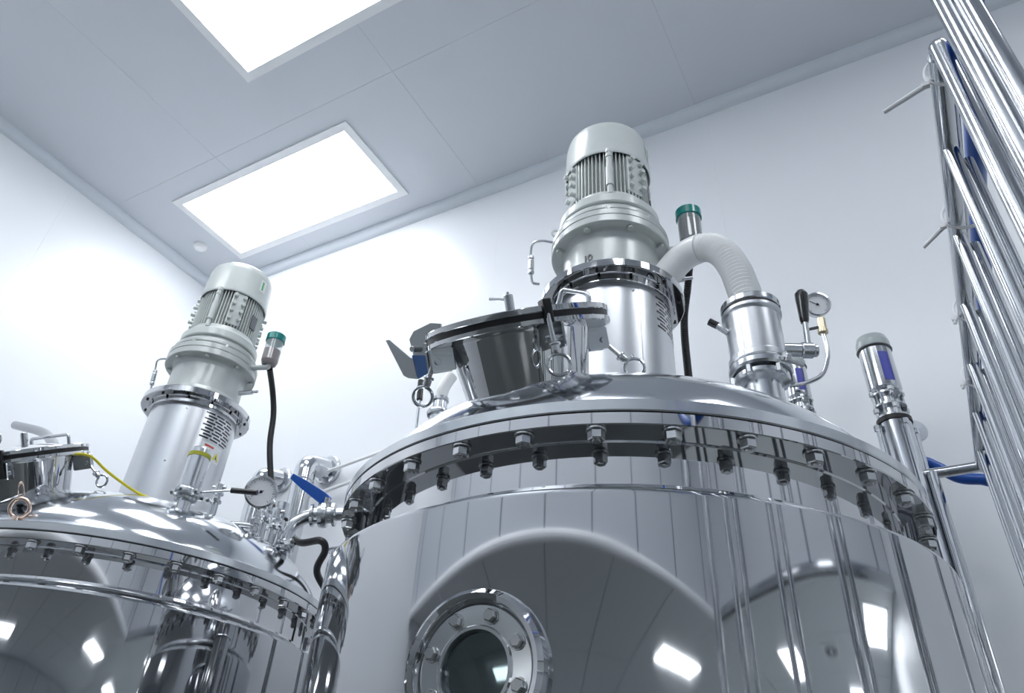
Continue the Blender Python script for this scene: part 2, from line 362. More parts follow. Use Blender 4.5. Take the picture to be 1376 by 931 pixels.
# ------------------------------------------------------------------ tanks
TX, TY = -.63707, 1.66651                    # big tank axis
LX, LY = -2.4159, 1.6422                     # left tank axis
TXT = bpy.data.curves
def on_tank(a, r, z, cx, cy): return Vector((cx+r*math.cos(a), cy+r*math.sin(a), z))
FLANGE_R = .6683
def dome_z(r):
    x = min(1., r/.63); return .636+.27*math.sqrt(max(0, 1-x**2.5))
def bolt_mesh(cx, cy, a):
    p = on_tank(a, .650, 0, cx, cy); m = T(p.x, p.y, 0) @ Matrix.Rotation(a, 4, 'Z')
    b = MB(); b.cyl(m, .0175, .6015, .6055, 20, .0005); b.hexa(m @ Matrix.Rotation(random.uniform(0, 1), 4, 'Z'), .0150, .5845, .6012)
    b.cyl(m, .0078, .5815, .5850, 12, .001)
    return b
def make_tank(name, cx, cy, label):
    t = thing(name, (cx, cy, -EYE), label, 'tank')
    m = T(cx, cy, 0)
    j = MB().lathe([(.60, -.95), (.679, -.93), (.6805, -.90), (.6805, .481), (.6795, .4855), (.676, .487), (.640, .500), (.615, .512), (.608, .516)], m, 160)
    part('jacket', j, 'jacket', t)
    b = MB().lathe([(0, -1.06), (.30, -1.05), (.52, -1.01), (.605, -.952)], m, 96); part('bottom_head', b, 'steel', t)
    n = MB().lathe([(.6085, .510), (.6085, .520), (.606, .526), (.606, .603), (.609, .6061)], m, 160); part('neck_shell', n, 'mirror', t)
    part('weld_bead', MB().torus(T(cx, cy, .516), .6095, .0035, 160, 8), 'steel', t)
    lf = MB().lathe([(.60, .6062), (.605, .6060), (.6665, .6060), (FLANGE_R, .6078), (FLANGE_R, .6285), (.6665, .6303), (.60, .6303)], m, 160); part('body_flange', lf, 'mirror', t)
    part('flange_gasket', MB().lathe([(.60, .6304), (.6640, .6304), (.6640, .6326), (.60, .6326)], m, 120), 'gasket', t)
    uf = MB().lathe([(.60, .6328), (.6660, .6328), (FLANGE_R, .6346), (FLANGE_R, .6545), (.6660, .6565), (.633, .6570), (.6305, .6585)], m, 160); part('lid_flange', uf, 'steel', t)
    pr = [(.6312, .6572)]
    for i in range(1, 41):
        r = .63*math.cos(PI/2*i/40); pr.append((r if i < 40 else 0, dome_z(r)))
    part('dome', MB().lathe(pr, m, 160), 'dome', t, sharp=60)
    for k in range(32):
        part('flange_bolt', bolt_mesh(cx, cy, R(-94.5+11.25*k)), 'bolt', t)
    for k in range(4):
        a = R(45+90*k); p = on_tank(a, .56, 0, cx, cy); q = T(p.x, p.y, 0)
        g = MB(); g.cyl(q, .055, -EYE+.013, -.90, 20); g.cyl(q, .09, -EYE, -EYE+.012, 20, .002); part('leg', g, 'steel', t)
    return t
big = make_tank('mixing_tank', TX, TY, 'large polished steel mixing tank in the foreground with bolted flange and round sight port')
left = make_tank('mixing_tank', LX, LY, 'polished steel mixing tank at the left edge, behind and left of the large one')

# sight port on the big tank
def sight_port(root, cx, cy, ang, z, mlabel=None):
    a = R(ang); n = Vector((math.cos(a), math.sin(a), 0)); o = on_tank(a, .6805, z, cx, cy)
    m = mtx(o, n)
    collar = MB().lathe([(.1150, -.035), (.1150, .004), (.1120, .015), (.1050, .021), (.0975, .018), (.0940, .011), (.0925, .004)], m, 72)
    c = part('sight_port', collar, 'mirror', root)
    part('port_flange', MB().lathe([(.0925, .0035), (.0900, .0065), (.062, .0075), (.0595, .010), (.055, .010), (.0535, .007), (.0535, -.006)], m, 72), 'steel', root, c)
    part('glass_pane', MB().lathe([(0, .001), (.0536, .001)], m, 48), 'glass', root, c)
    part('port_well', MB().lathe([(.0536, .000), (.0536, -.05), (.052, -.051), (0, -.051)], m, 48), 'inside', root, c)
    for k in range(8):
        b_ = R(28+45*k); q = m @ T(.0760*math.cos(b_), .0760*math.sin(b_), .007)
        g = MB(); g.cyl(q, .0118, 0, .002, 20, .0005); g.hexa(q @ Matrix.Rotation(k*.7, 4, 'Z'), .0100, .002, .0105)
        part('port_bolt', g, 'bolt', root, c)
    return c
sight_port(big, TX, TY, -87.0, .218)

# manholes: local frame at the underside of the neck flange
MO = Vector((-.003, -.546, .899)); MN = Vector((.03460268, -.51726199, .85512729)); MU = Vector((-.9991823, 0, .04043186)); MW = MN.cross(MU)
def mh_matrix(cx, cy):
    o = Vector((cx, cy, 0))+MO
    return Matrix(((MU.x, MW.x, MN.x, o.x), (MU.y, MW.y, MN.y, o.y), (MU.z, MW.z, MN.z, o.z), (0, 0, 0, 1)))
def L(m, *p): return m @ Vector(p)
def eye_bolt(root, parent, m, p0, p1, ring_axis, ring_r=.020, nut=.55, rb=.0052):
    """rod from p0 to p1 with an eye nut: collar and ring at its end"""
    a, b = L(m, *p0), L(m, *p1); d = (b-a).normalized(); ln = (b-a).length
    g = MB(); g.tube([a, b-d*.002], rb, 10)
    for s in (-1, 1): pass
    q = mtx(b, d); g.lathe([(0, -.022), (.0095, -.022), (.0115, -.020), (.0115, -.017), (.0085, -.015), (.0085, -.004), (.006, 0), (0, .001)], q, 18)
    o = part('swing_bolt', g, 'bolt', root, parent)
    rax = (Vector(ring_axis)-d*Vector(ring_axis).dot(d)).normalized()
    c = b+d*(ring_r+.001); part('pull_ring', MB().torus(mtx(c, rax), ring_r, .0036, 32, 10), 'pipe', root, o)
    return o
def lug(root, parent, m, ang, out=.030):
    """pair of cheek plates below the neck flange, with pivot pin"""
    a = R(ang); q = m @ Matrix.Rotation(a, 4, 'Z') @ T(.150, 0, 0)
    g = MB()
    for s in (-1, 1):
        g.box(q, (0, s*.014-.003, -.048), (.048+out*.2, s*.014+.003, .000), .003)
    g2 = mtx(q @ Vector((.038, -.022, -.028)), (q.to_3x3() @ Vector((0, 1, 0))))
    g.cyl(g2, .0065, 0, .044, 14)
    return part('hinge_lug', g, 'steel', root, parent)
def manhole(root, cx, cy):
    m = mh_matrix(cx, cy)
    neck = MB().lathe([(.128, -.26), (.130, -.115), (.1500, -.004), (.1500, .0005)], m, 96)
    nk = part('manhole_neck', neck, 'mirror', root)
    part('neck_flange', MB().lathe([(.1495, 0), (.1955, 0), (.197, .0015), (.197, .0095), (.1955, .011), (.15, .011)], m, 96), 'mirror', root, nk)
    part('gasket', MB().lathe([(.15, .0112), (.1935, .0112), (.1935, .0225), (.15, .0225)], m, 96), 'gasket', root, nk)
    lid = MB().lathe([(.15, .0227), (.1955, .0227), (.197, .0242), (.197, .0330), (.1955, .0345), (.17, .0350), (.15, .040), (.10, .050), (.05, .055), (0, .057)], m, 96)
    ld = part('manhole_lid', lid, 'mirror', root)
    return m, nk, ld
mB, nkB, ldB = manhole(big, TX, TY)
# big tank manhole fittings
lug(big, nkB, mB, 47); lug(big, nkB, mB, 137); lug(big, nkB, mB, 227); lug(big, nkB, mB, 317)
part('weld_collar', MB().torus(mB @ T(0, 0, -.118), .131, .004, 72, 8), 'steel', big, nkB)
camdir = Vector((.45, -.85, -.35))
eye_bolt(big, nkB, mB, (.135, .135, -.028), (.158, .142, -.072), camdir)
eye_bolt(big, nkB, mB, (-.135, .140, .040), (-.150, .165, -.062), camdir, .021)
eye_bolt(big, nkB, mB, (-.135, -.140, -.030), (-.180, -.140, -.084), camdir, .021)
b = MB(); b.box(mB @ Matrix.Rotation(R(134), 4, 'Z'), (.175, -.0085, -.002), (.206, .0085, .046), .002); part('clamp_jaw', b, 'gasket', big, nkB)
# U handle on the lid
part('handle', MB().tube(elbowpath([L(mB, -.085, -.03, .040), L(mB, -.100, -.045, .088), L(mB, -.163, -.03, .062), L(mB, -.160, -.02, .034)], .012), .0055, 12), 'pipe', big, ldB)
st = MB(); st.cyl(mB @ T(.022, -.03, 0), .0105, .050, .103, 20); st.cyl(mB @ T(.022, -.03, 0), .003, .103, .110, 10)
sp = part('vent_stub', st, 'steel', big, ldB)
part('lever', MB().tube([L(mB, .022, -.03, .092), L(mB, .075, -.045, .107)], [.0030, .0038], 10), 'steel', big, sp)
# hinge wing at the left of the lid: two bent plates with blue film on one
def plate(m, poly, w, thick):
    """polygon given in (u, n) of the manhole frame at depth w"""
    mb = MB(); n = len(poly)
    vs = [L(m, u, w, h) for u, h in poly]+[L(m, u, w+thick, h) for u, h in poly]
    return mb.add(vs, [list(range(n)), list(range(n, 2*n))[::-1]]+[[i, (i+1) % n, n+(i+1) % n, n+i] for i in range(n)])
hb = part('hinge_bracket', plate(mB, [(.150, .062), (.175, .069), (.222, .060), (.236, .045), (.232, .005), (.222, -.014), (.165, -.014), (.150, .012)], .055, .005), 'steel', big, ldB)
part('hinge_wing', plate(mB, [(.296, .054), (.289, .054), (.240, .004), (.225, -.002), (.226, -.046), (.250, -.040), (.262, -.032)], .060, .006), 'steel', big, hb)
part('blue_film', plate(mB, [(.232, .008), (.160, -.006), (.162, -.024), (.190, -.036), (.222, -.045), (.228, -.04)], .062, .004), 'bluefilm', big, hb, label='blue protective film left on the hinge plate')
g = MB()
for u in (.222, .188): g.cyl(mtx(L(mB, u, .045, .020), MW), .0068, 0, .032, 14)
part('hinge_pin', g, 'bolt', big, hb)
# left tank manhole fittings
mL_, nkL, ldL = manhole(left, LX, LY)
lug(left, nkL, mL_, 47); lug(left, nkL, mL_, 137); lug(left, nkL, mL_, 227); lug(left, nkL, mL_, 317)
eye_bolt(left, nkL, mL_, (-.135, -.140, -.030), (-.180, -.140, -.080), camdir, .019)
eye_bolt(left, nkL, mL_, (-.148, .150, -.030), (-.148, .150, .054), camdir, .019)
b = MB(); b.box(mL_ @ Matrix.Rotation(R(136), 4, 'Z'), (.180, -.010, -.045), (.207, .010, .040), .002); part('clamp_jaw', b, 'gasket', left, nkL)
part('handle', MB().tube(elbowpath([L(mL_, .055, -.07, .045), L(mL_, .055, -.07, .080), L(mL_, -.150, -.07, .068), L(mL_, -.150, -.07, .034)], .012), .0055, 12), 'pipe', left, ldL)
st = MB(); st.cyl(mL_ @ T(.022, -.03, 0), .0105, .050, .100, 20); part('vent_stub', st, 'steel', left, ldL)

# ------------------------------------------------------------------ agitator drives (motor, gear, column): the same on both tanks
def make_drive(cx, cy, label):
    t = thing('agitator_drive', (cx, cy, .86), label, 'motor', 'agitator drives standing on the tank domes')
    m = T(cx, cy, 0)
    # fan cover
    cv = MB().lathe([(.138, 1.900), (.1425, 1.897), (.1455, 1.903), (.1445, 1.930), (.1390, 2.035), (.134, 2.056), (.118, 2.071), (.06, 2.082), (0, 2.084)], m, 72)
    part('fan_cover', cv, 'paint', t)
    part('motor_core', MB().lathe([(.116, 1.69), (.116, 1.93), (0, 1.93)], m, 48), 'fin', t)
    fb = MB()
    for k in range(64):
        a = 2*PI*k/64; q = m @ Matrix.Rotation(a, 4, 'Z'); fb.box(q, (.112, -.0017, 1.705), (.1345, .0017, 1.912))
    part('cooling_fins', fb, 'paint', t, kind='stuff')
    # end shield ring, octagonal look by lugs
    part('end_shield', MB().lathe([(.11, 1.652), (.158, 1.652), (.161, 1.656), (.161, 1.684), (.158, 1.688), (.146, 1.694), (.138, 1.706), (.134, 1.722), (.112, 1.724)], m, 72), 'paint', t)
    def at(ang, r, z): q = m @ Matrix.Rotation(R(ang), 4, 'Z') @ T(r, 0, z); return q
    for ang in (-28, -128, 62):
        g = MB(); q = at(ang, .118, 0)
        g.box(q, (0, -.030, 1.735), (.018, .030, 1.900), .004)
        h = part('terminal_block', g, 'paint', t)
        for yy in (-.020, .020):
            for zz in (1.760, 1.800, 1.838, 1.876):
                p = q @ Vector((.018, yy, zz)); g = MB().cyl(mtx(p, q.to_3x3() @ Vector((1, 0, 0))), .0085, 0, .013+.006*((yy > 0) ^ (zz > 1.85)), 12)
                part('terminal_screw', g, 'paint', t, h)
    g = MB(); q = at(-66, .142, 0); g.cyl(q, .0130, 1.735, 1.820, 16); g.cyl(q, .0105, 1.820, 1.895, 16); g.cyl(q, .0130, 1.866, 1.876, 16, .001); g.cyl(q, .009, 1.70, 1.735, 12); g.cyl(q, .0125, 1.887, 1.905, 16)
    part('cable_gland', g, 'paint', t, label='pale vertical cable gland across the fins')
    part('name_plate', MB().box(at(12, .135, 0), (0, -.017, 1.765), (.004, .017, 1.830)), 'darksteel', t)
    part('maker_badge', MB().lathe([(.1448, 1.955), (.1436, 2.015)], m, 6, R(-2), R(12)), 'label', t)
    part('badge_mark', MB().lathe([(.1452, 1.962), (.1440, 2.008)], m, 4, R(2), R(6)), 'green', t)
    # adapter and gear flange
    part('adapter', MB().lathe([(.150, 1.652), (.153, 1.640), (.158, 1.634), (.171, 1.628), (.173, 1.624), (.173, 1.612), (.168, 1.606), (.168, 1.598)], m, 72), 'castpaint', t)
    part('gear_flange', MB().lathe([(.160, 1.600), (.181, 1.599), (.184, 1.596), (.184, 1.577), (.182, 1.575), (.182, 1.571), (.184, 1.569), (.184, 1.549), (.181, 1.546), (.145, 1.545)], m, 96), 'castpaint', t)
    for k in range(8):
        q = at(-92+45*k, .166, 0); g = MB(); g.hexa(q, .0105, 1.535, 1.5455); part('gear_bolt', g, 'castpaint', t)
    for k in range(8):
        q = at(-70+45*k, .172, 0); g = MB(); g.hexa(q, .0095, 1.599, 1.612); part('upper_bolt', g, 'castpaint', t)
    part('gear_neck', MB().lathe([(.156, 1.547), (.149, 1.538), (.146, 1.520), (.146, 1.450), (.149, 1.420), (.157, 1.402), (.172, 1.393), (.188, 1.389), (.194, 1.385), (.195, 1.372)], m, 96), 'castpaint', t)
    # column flange and column
    part('column_flange', MB().lathe([(.185, 1.3735), (.2105, 1.3735), (.2125, 1.3715), (.2125, 1.3500), (.2105, 1.348), (.1835, 1.3475), (.1820, 1.344), (.1820, 1.322), (.1805, 1.320), (.168, 1.3195)], m, 120), 'mirror', t)
    for k in range(12):
        q = at(-80+30*k, .196, 0); part('flange_screw', MB().cyl(q, .0050, 1.343, 1.3480, 12), 'gasket', t)
    c = part('column', MB().lathe([(.1675, .896), (.1675, 1.322)], m, 120), 'brushed', t)
    part('base_ring', MB().lathe([(.1675, .924), (.175, .922), (.177, .914), (.177, .897)], m, 96), 'brushed', t, c)
    # door panel on the column with louvre slots
    part('door_panel', MB().lathe([(.1676, .89), (.1688, .892), (.1688, 1.322), (.1676, 1.324)], m, 28, R(-42), R(34)), 'brushed', t, c)
    for row in range(9):
        z = 1.306-row*.0125
        for cc in range(3):
            a0 = -23+cc*15.2+(4 if row % 2 else 0)
            g = MB().lathe([(.1690, z-.0034), (.1694, z-.003), (.1694, z+.003), (.1690, z+.0034)], m, 6, R(a0), R(a0+12.5))
            part('louvre_slot', g, 'blackpl', t, c)
    for (a, z) in ((-52, 1.08), (-52, .90), (-48, 1.30), (40, 1.1)):
        part('rivet', MB().lathe([(0, .003), (.003, .0022), (.0045, 0)], mtx(on_tank(R(a), .1675, z, cx, cy), (math.cos(R(a)), math.sin(R(a)), 0)), 12), 'pipe', t, c)
    # grease line on the left side
    P = lambda x, y, z: (cx+x, cy+y, z)
    g = MB().tube(smoothpath([P(-.150, -.092, 1.606), P(-.185, -.115, 1.609), P(-.212, -.122, 1.602), P(-.224, -.112, 1.580), P(-.226, -.104, 1.545), P(-.228, -.096, 1.495), P(-.225, -.088, 1.470), P(-.205, -.080, 1.463)], 5), .0042, 10)
    gl = part('grease_line', g, 'steel', t)
    q = mtx(P(-.226, -.104, 1.553), Vector(P(-.228, -.096, 1.495))-Vector(P(-.226, -.104, 1.553)))
    part('line_fitting', MB().lathe([(0, -.012), (.009, -.012), (.010, -.004), (.0075, -.001), (.0095, .004), (.0095, .036), (.0075, .040), (.010, .044), (.010, .052), (.007, .056), (0, .056)], q, 16), 'steel', t, gl)
    g = MB(); q = mtx(P(.150, .055, 1.455), (.94, .30, .05)); g.cyl(q, .010, 0, .060, 14); g.cyl(q, .0055, .060, .085, 12)
    part('drain_fitting', g, 'steel', t)
    return t
drvB = make_drive(TX, TY, 'grey finned agitator motor and steel column on top of the large foreground tank')
drvL = make_drive(LX, LY, 'grey finned agitator motor and steel column on top of the left tank')
# cast figures at the foot of the gear housing
fc = bpy.data.curves.new('casting_mark', 'FONT'); fc.body = '10'; fc.size = .034; fc.extrude = .0012; fc.space_character = .85; fc.offset = .0006; fc.align_x = 'CENTER'
fo = bpy.data.objects.new('casting_mark', fc); link(fo)
me = bpy.data.meshes.new_from_object(fo.evaluated_get(bpy.context.evaluated_depsgraph_get())); bpy.data.objects.remove(fo)
a = R(-95); q = mtx(on_tank(a, .1478, 1.434, 0, 0), (math.cos(a), math.sin(a), 0)); org = Vector((0, 0, .86))
for v in me.vertices: v.co = (q @ v.co)-org
me.materials.clear(); me.materials.append(M['darksteel'])
fo = bpy.data.objects.new('casting_mark', me); link(fo); fo.parent = drvB; fo['label'] = 'dark figures 10 on the grey casting'
# lifting eye on the big motor, warning labels on the left column
part('lifting_eye', MB().torus(mtx((TX-.172, TY-.040, 1.70), (.4, -.9, 0)), .013, .004, 24, 8), 'paint', drvB)
lab = [c for c in drvL.children if c.name.startswith('column') and 'flange' not in c.name][0]
m = T(LX, LY, 0)
part('warning_label', MB().lathe([(.1692, 1.128), (.1692, 1.192)], m, 8, R(-16), R(17)), 'label', drvL, lab)
part('label_heading', MB().lathe([(.1697, 1.176), (.1697, 1.184)], m, 4, R(-12), R(2)), 'redlab', drvL, lab)
a0, a1 = R(4), R(15)
tri = MB(); tri.add([on_tank(a0, .1697, 1.138, LX, LY), on_tank(a1, .1697, 1.138, LX, LY), on_tank((a0+a1)/2, .1697, 1.172, LX, LY)], [[0, 1, 2]])
part('warning_triangle', tri, 'yelab', drvL, lab)
tri = MB(); tri.add([on_tank(R(8.5), .1700, 1.144, LX, LY), on_tank(R(10.5), .1700, 1.144, LX, LY), on_tank(R(9.5), .1700, 1.163, LX, LY)], [[0, 1, 2]])
part('triangle_mark', tri, 'blackpl', drvL, lab)

# ------------------------------------------------------------------ oil cups and their black hoses
def oil_cup(cx, cy, oil, label, ot=1.658):
    x, y = cx+.238, cy+.087; t = thing('oil_cup', (x, y, 1.575), label, 'oil cup', 'oil cups beside the agitator drives'); m = T(x, y, 0)
    part('cap', MB().lathe([(0, 1.738), (.036, 1.738), (.0405, 1.734), (.0405, 1.704), (.037, 1.702), (0, 1.702)], m, 36), 'teal', t)
    part('cup_wall', MB().lathe([(.0365, 1.702), (.0355, 1.605), (.030, 1.592), (.022, 1.588), (0, 1.588)], m, 36), 'clear', t)
    part('oil', MB().lathe([(0, ot), (.0358, ot), (.0352, 1.606), (.0298, 1.5935), (0, 1.592)], m, 36), oil, t)
    part('stem', MB().tube(elbowpath([(x, y, 1.590), (x, y, 1.578), (x-.085, y-.031, 1.578)], .02), .0115, 14), 'castpaint', t)
oil_cup(TX, TY, 'oildark', 'oil cup with teal cap and dark oil behind the arching white hose', 1.682)
oil_cup(LX, LY, 'oilred', 'oil cup with teal cap and red-brown oil beside the left motor')
def corrugate(path, r0, r1, pitch):
    out = []; rad = []; d = 0; last = None; step = pitch/4
    pts = path; acc = [0]
    for i in range(1, len(pts)): acc.append(acc[-1]+(pts[i]-pts[i-1]).length)
    n = int(acc[-1]/step); k = 0
    for i in range(n+1):
        s = i*step
        while k < len(acc)-2 and acc[k+1] < s: k += 1
        f = (s-acc[k])/max(1e-9, acc[k+1]-acc[k]); out.append(pts[k].lerp(pts[k+1], f)); rad.append((r0, (r0+r1)/2, r1, (r0+r1)/2)[i % 4])
    return out, rad
p, r_ = corrugate(smoothpath([(TX+.225, TY+.11, 1.585), (TX+.18, TY+.21, 1.53), (TX+.147, TY+.248, 1.42), (TX+.143, TY+.25, 1.2), (TX+.143, TY+.25, .80)], 10), .0105, .0125, .007)
single('black_hose', MB().tube(p, r_, 12), 'black', (TX+.143, TY+.25, .80), 'black corrugated hose running down behind the large tank column to its dome', 'hose', sharp=60)
single('black_hose', MB().tube(smoothpath([(LX+.225, LY+.11, 1.585), (-2.255, 1.85, 1.55), (-2.262, 1.895, 1.46), (-2.245, 1.905, 1.32), (-2.211, 1.924, 1.179), (-2.162, 1.940, 1.03), (-2.05, 1.92, .945), (-1.9, 1.855, .85), (-1.77, 1.823, .83), (-1.764, 1.850, .804), (-1.835, 1.905, .757), (-1.88, 2.04, .71), (-1.87, 2.15, .58), (-1.87, 2.17, .3), (-1.87, 2.17, -1.45)], 7), .0125, 14), 'black', (-1.87, 2.17, -1.45), 'black hose hanging from the left oil cup down past the round gauge', 'hose', sharp=60)

# ------------------------------------------------------------------ valve assembly and white hose on the big dome
vx, vy = -.240, 1.607
def seat(x, y, cx=TX, cy=TY): return dome_z(math.hypot(x-cx, y-cy))
t = thing('crank_valve', (vx, vy, seat(vx, vy)), 'steel cylindrical valve with black crank grip standing on the large dome', 'valve')
m = T(vx, vy, 0)
part('valve_base', MB().lathe([(.045, .83), (.045, .955), (.062, .962), (.065, .968), (.065, .978), (.045, .984), (.045, .99)], m, 40), 'steel', t)
cb = part('clamp_band', MB().lathe([(.050, .984), (.070, .986), (.074, .992), (.074, 1.004), (.070, 1.010), (.050, 1.012)], m, 40), 'steel', t)
part('clamp_screw', MB().tube([(vx+.060, vy-.050, .995), (vx+.094, vy+.012, 1.003)], .006, 10).cyl(mtx((vx+.064, vy-.05, .997), (.5, .8, .1)), .011, 0, .016, 12), 'bolt', t, cb)
for k in range(6):
    a = k*PI/3+.3; part('clamp_nut', MB().hexa(T(vx+.066*math.cos(a), vy+.066*math.sin(a), 0), .008, .962, .985), 'bolt', t, cb)
part('valve_body', MB().lathe([(.066, 1.010), (.071, 1.014), (.071, 1.028), (.0665, 1.033), (.0665, 1.150), (.071, 1.154), (.073, 1.158), (.073, 1.166), (.066, 1.168)], m, 56), 'brushed', t)
part('seal_ring', MB().lathe([(.05, 1.168), (.0705, 1.168), (.0705, 1.175), (.05, 1.175)], m, 40), 'gasket', t)
part('top_cap', MB().lathe([(.05, 1.175), (.071, 1.175), (.073, 1.178), (.073, 1.192), (.070, 1.196), (.038, 1.198)], m, 48), 'steel', t)
ar = MB(); q = mtx((vx+.055, vy+.02, 1.062), (.86, .48, .03)); ar.cyl(q, .017, 0, .045, 18); ar.cyl(q, .020, .045, .075, 18); ar.cyl(q, .016, .075, .085, 18)
arm = part('crank_arm', ar, 'steel', t)
part('crank_rod', MB().tube([(-.135, 1.664, 1.060), (-.128, 1.669, 1.090), (-.124, 1.672, 1.160)], .0075, 12), 'steel', t, arm)
q = mtx((-.125, 1.672, 1.155), (.007, .003, .10)); part('crank_grip', MB().lathe([(0, 0), (.009, 0), (.0115, .01), (.0165, .075), (.0165, .092), (.011, .102), (0, .106)], q, 20), 'blackpl', t, arm)
lv = part('side_lever', MB().tube([(vx-.055, vy-.04, 1.105), (-.322, 1.556, 1.132)], .0075, 10), 'steel', t)
part('lever_tip', MB().tube([(-.316, 1.559, 1.128), (-.334, 1.552, 1.142)], .0095, 12), 'blackpl', t, lv)
# white hose: smooth half then corrugated half
hp = smoothpath([(vx, vy, 1.196), (-.250, 1.609, 1.272), (-.262, 1.614, 1.341), (-.287, 1.621, 1.410), (-.326, 1.633, 1.458), (-.376, 1.647, 1.472), (-.421, 1.660, 1.462), (-.466, 1.672, 1.430), (-.484, 1.676, 1.416)], 10)
t = thing('white_hose', (vx, vy, 1.198), 'white corrugated hose arching from the crank valve to the large tank column', 'hose')
cut = int(len(hp)*.56)
p, r_ = corrugate(hp[:cut+1], .0375, .0425, .0125); part('corrugated_section', MB().tube(p, r_, 28), 'white', t, sharp=60)
part('smooth_section', MB().tube(hp[cut:], .0425, 28), 'white', t, sharp=60)

# small valve with white hose tail behind the manhole, left shoulder of the dome
sx, sy = -1.0, 1.36
t = thing('sampling_valve', (sx, sy, seat(sx, sy)), 'small steel valve with black upright handle behind the manhole of the large tank', 'valve')
m = T(sx, sy, 0)
part('valve_body', MB().lathe([(.024, .80), (.024, .905), (.030, .908), (.032, .915), (.030, .922), (.020, .926), (.018, .95), (.022, .953), (.022, .962), (.0, .964)], m, 28), 'steel', t)
part('clamp_ring', MB().tube(elbowpath([(sx-.03, sy, .915), (sx+.03, sy, .918), (sx+.055, sy+.01, .90)], .01), .007, 10), 'steel', t)
part('hose_tail', MB().tube(smoothpath([(sx, sy, .955), (sx+.002, sy, .985), (sx+.008, sy+.005, 1.01), (sx+.018, sy+.012, 1.035)], 5), .0165, 16), 'white', t)
hr = part('handle_rod', MB().tube([(-1.066, 1.36, .86), (-1.070, 1.36, .98)], .0042, 10), 'steel', t)
part('handle_grip', MB().tube([(-1.070, 1.36, .975), (-1.074, 1.36, 1.035)], .0085, 14), 'blackpl', t, hr)
part('side_arm', MB().tube([(sx, sy, .87), (-1.066, 1.36, .865)], .006, 10), 'steel', t)

# ------------------------------------------------------------------ gauges
def gauge_parts(t, c, n, r, up=(0, 0, 1), needle=40):
    m = mtx(c, n, up)
    b = part('gauge_case', MB().lathe([(0, -.022), (r*.92, -.022), (r, -.016), (r, .004), (r*1.06, .006), (r*1.06, .012), (r*.93, .014), (r*.93, .006)], m, 48), 'pipe', t)
    part('dial', MB().lathe([(0, .006), (r*.93, .006)], m, 40), 'dial', t, b)
    g = MB()
    for k in range(25):
        a = R(-135+270*k/24+90); L0 = .70 if k % 4 == 0 else .78
        q = m @ Matrix.Rotation(a, 4, 'Z'); g.box(q, (r*L0, -r*.012, .0062), (r*.86, r*.012, .0068))
    part('scale_marks', g, 'blackpl', t, b)
    q = m @ Matrix.Rotation(R(needle), 4, 'Z'); g = MB(); g.box(q, (-r*.2, -r*.02, .0075), (r*.68, r*.02, .0085)); g.cyl(m, r*.10, .0065, .0105, 16)
    part('needle', g, 'blackpl', t, b)
    part('gauge_glass', MB().lathe([(0, .0128), (r*.93, .0128)], m, 32), 'lens', t, b)
    return b
t = thing('pressure_gauge', (-1.958, 1.60, .80), 'round steel pressure gauge with white dial standing on the left dome', 'gauge')
gc = Vector((-1.873, 1.607, .932)); gn = Vector((.72, -.66, -.22))
gauge_parts(t, gc, gn, .0515, needle=215)
part('stem', MB().tube(smoothpath([gc-gn.normalized()*.012+Vector((-.002, 0, -.045)), (-1.878, 1.622, .862), (-1.880, 1.626, .80), (-1.90, 1.64, .76)], 5), .009, 12), 'steel', t)
g = MB()
for z, r0 in ((.862, .014), (.835, .018), (.81, .013)): g.hexa(T(-1.880, 1.625, 0), r0, z-.009, z+.009)
part('stem_nut', g, 'bolt', t)
part('branch_pipe', MB().tube(elbowpath([(-1.88, 1.625, .822), (-1.935, 1.60, .826), (-1.965, 1.585, .826), (-1.968, 1.583, .74)], .015), .0095, 12), 'steel', t)
t = thing('wall_gauge', (-.122, 2.3, 1.58), 'round white gauge on a bent steel tube right of the crank grip', 'gauge')
gc = Vector((-.121, 2.3, 1.651)); gauge_parts(t, gc, Vector((.30, -.90, -.25)), .042, needle=150)
part('brass_stem', MB().lathe([(.006, .0), (.009, .01), (.014, .012), (.014, .055), (.017, .058), (.017, .070), (.011, .074), (0, .075)], mtx((-.119, 2.305, 1.605), (-.005, .0, -.1)), 16), 'brass', t)
part('side_tap', MB().tube([(-.119, 2.305, 1.562), (-.165, 2.29, 1.553)], .0055, 10), 'darksteel', t)
part('impulse_tube', MB().tube(smoothpath([(-.123, 2.305, 1.535), (-.121, 2.302, 1.48), (-.127, 2.30, 1.43), (-.154, 2.30, 1.374), (-.204, 2.30, 1.354), (-.260, 2.30, 1.355)], 7), .0075, 12), 'pipe', t)

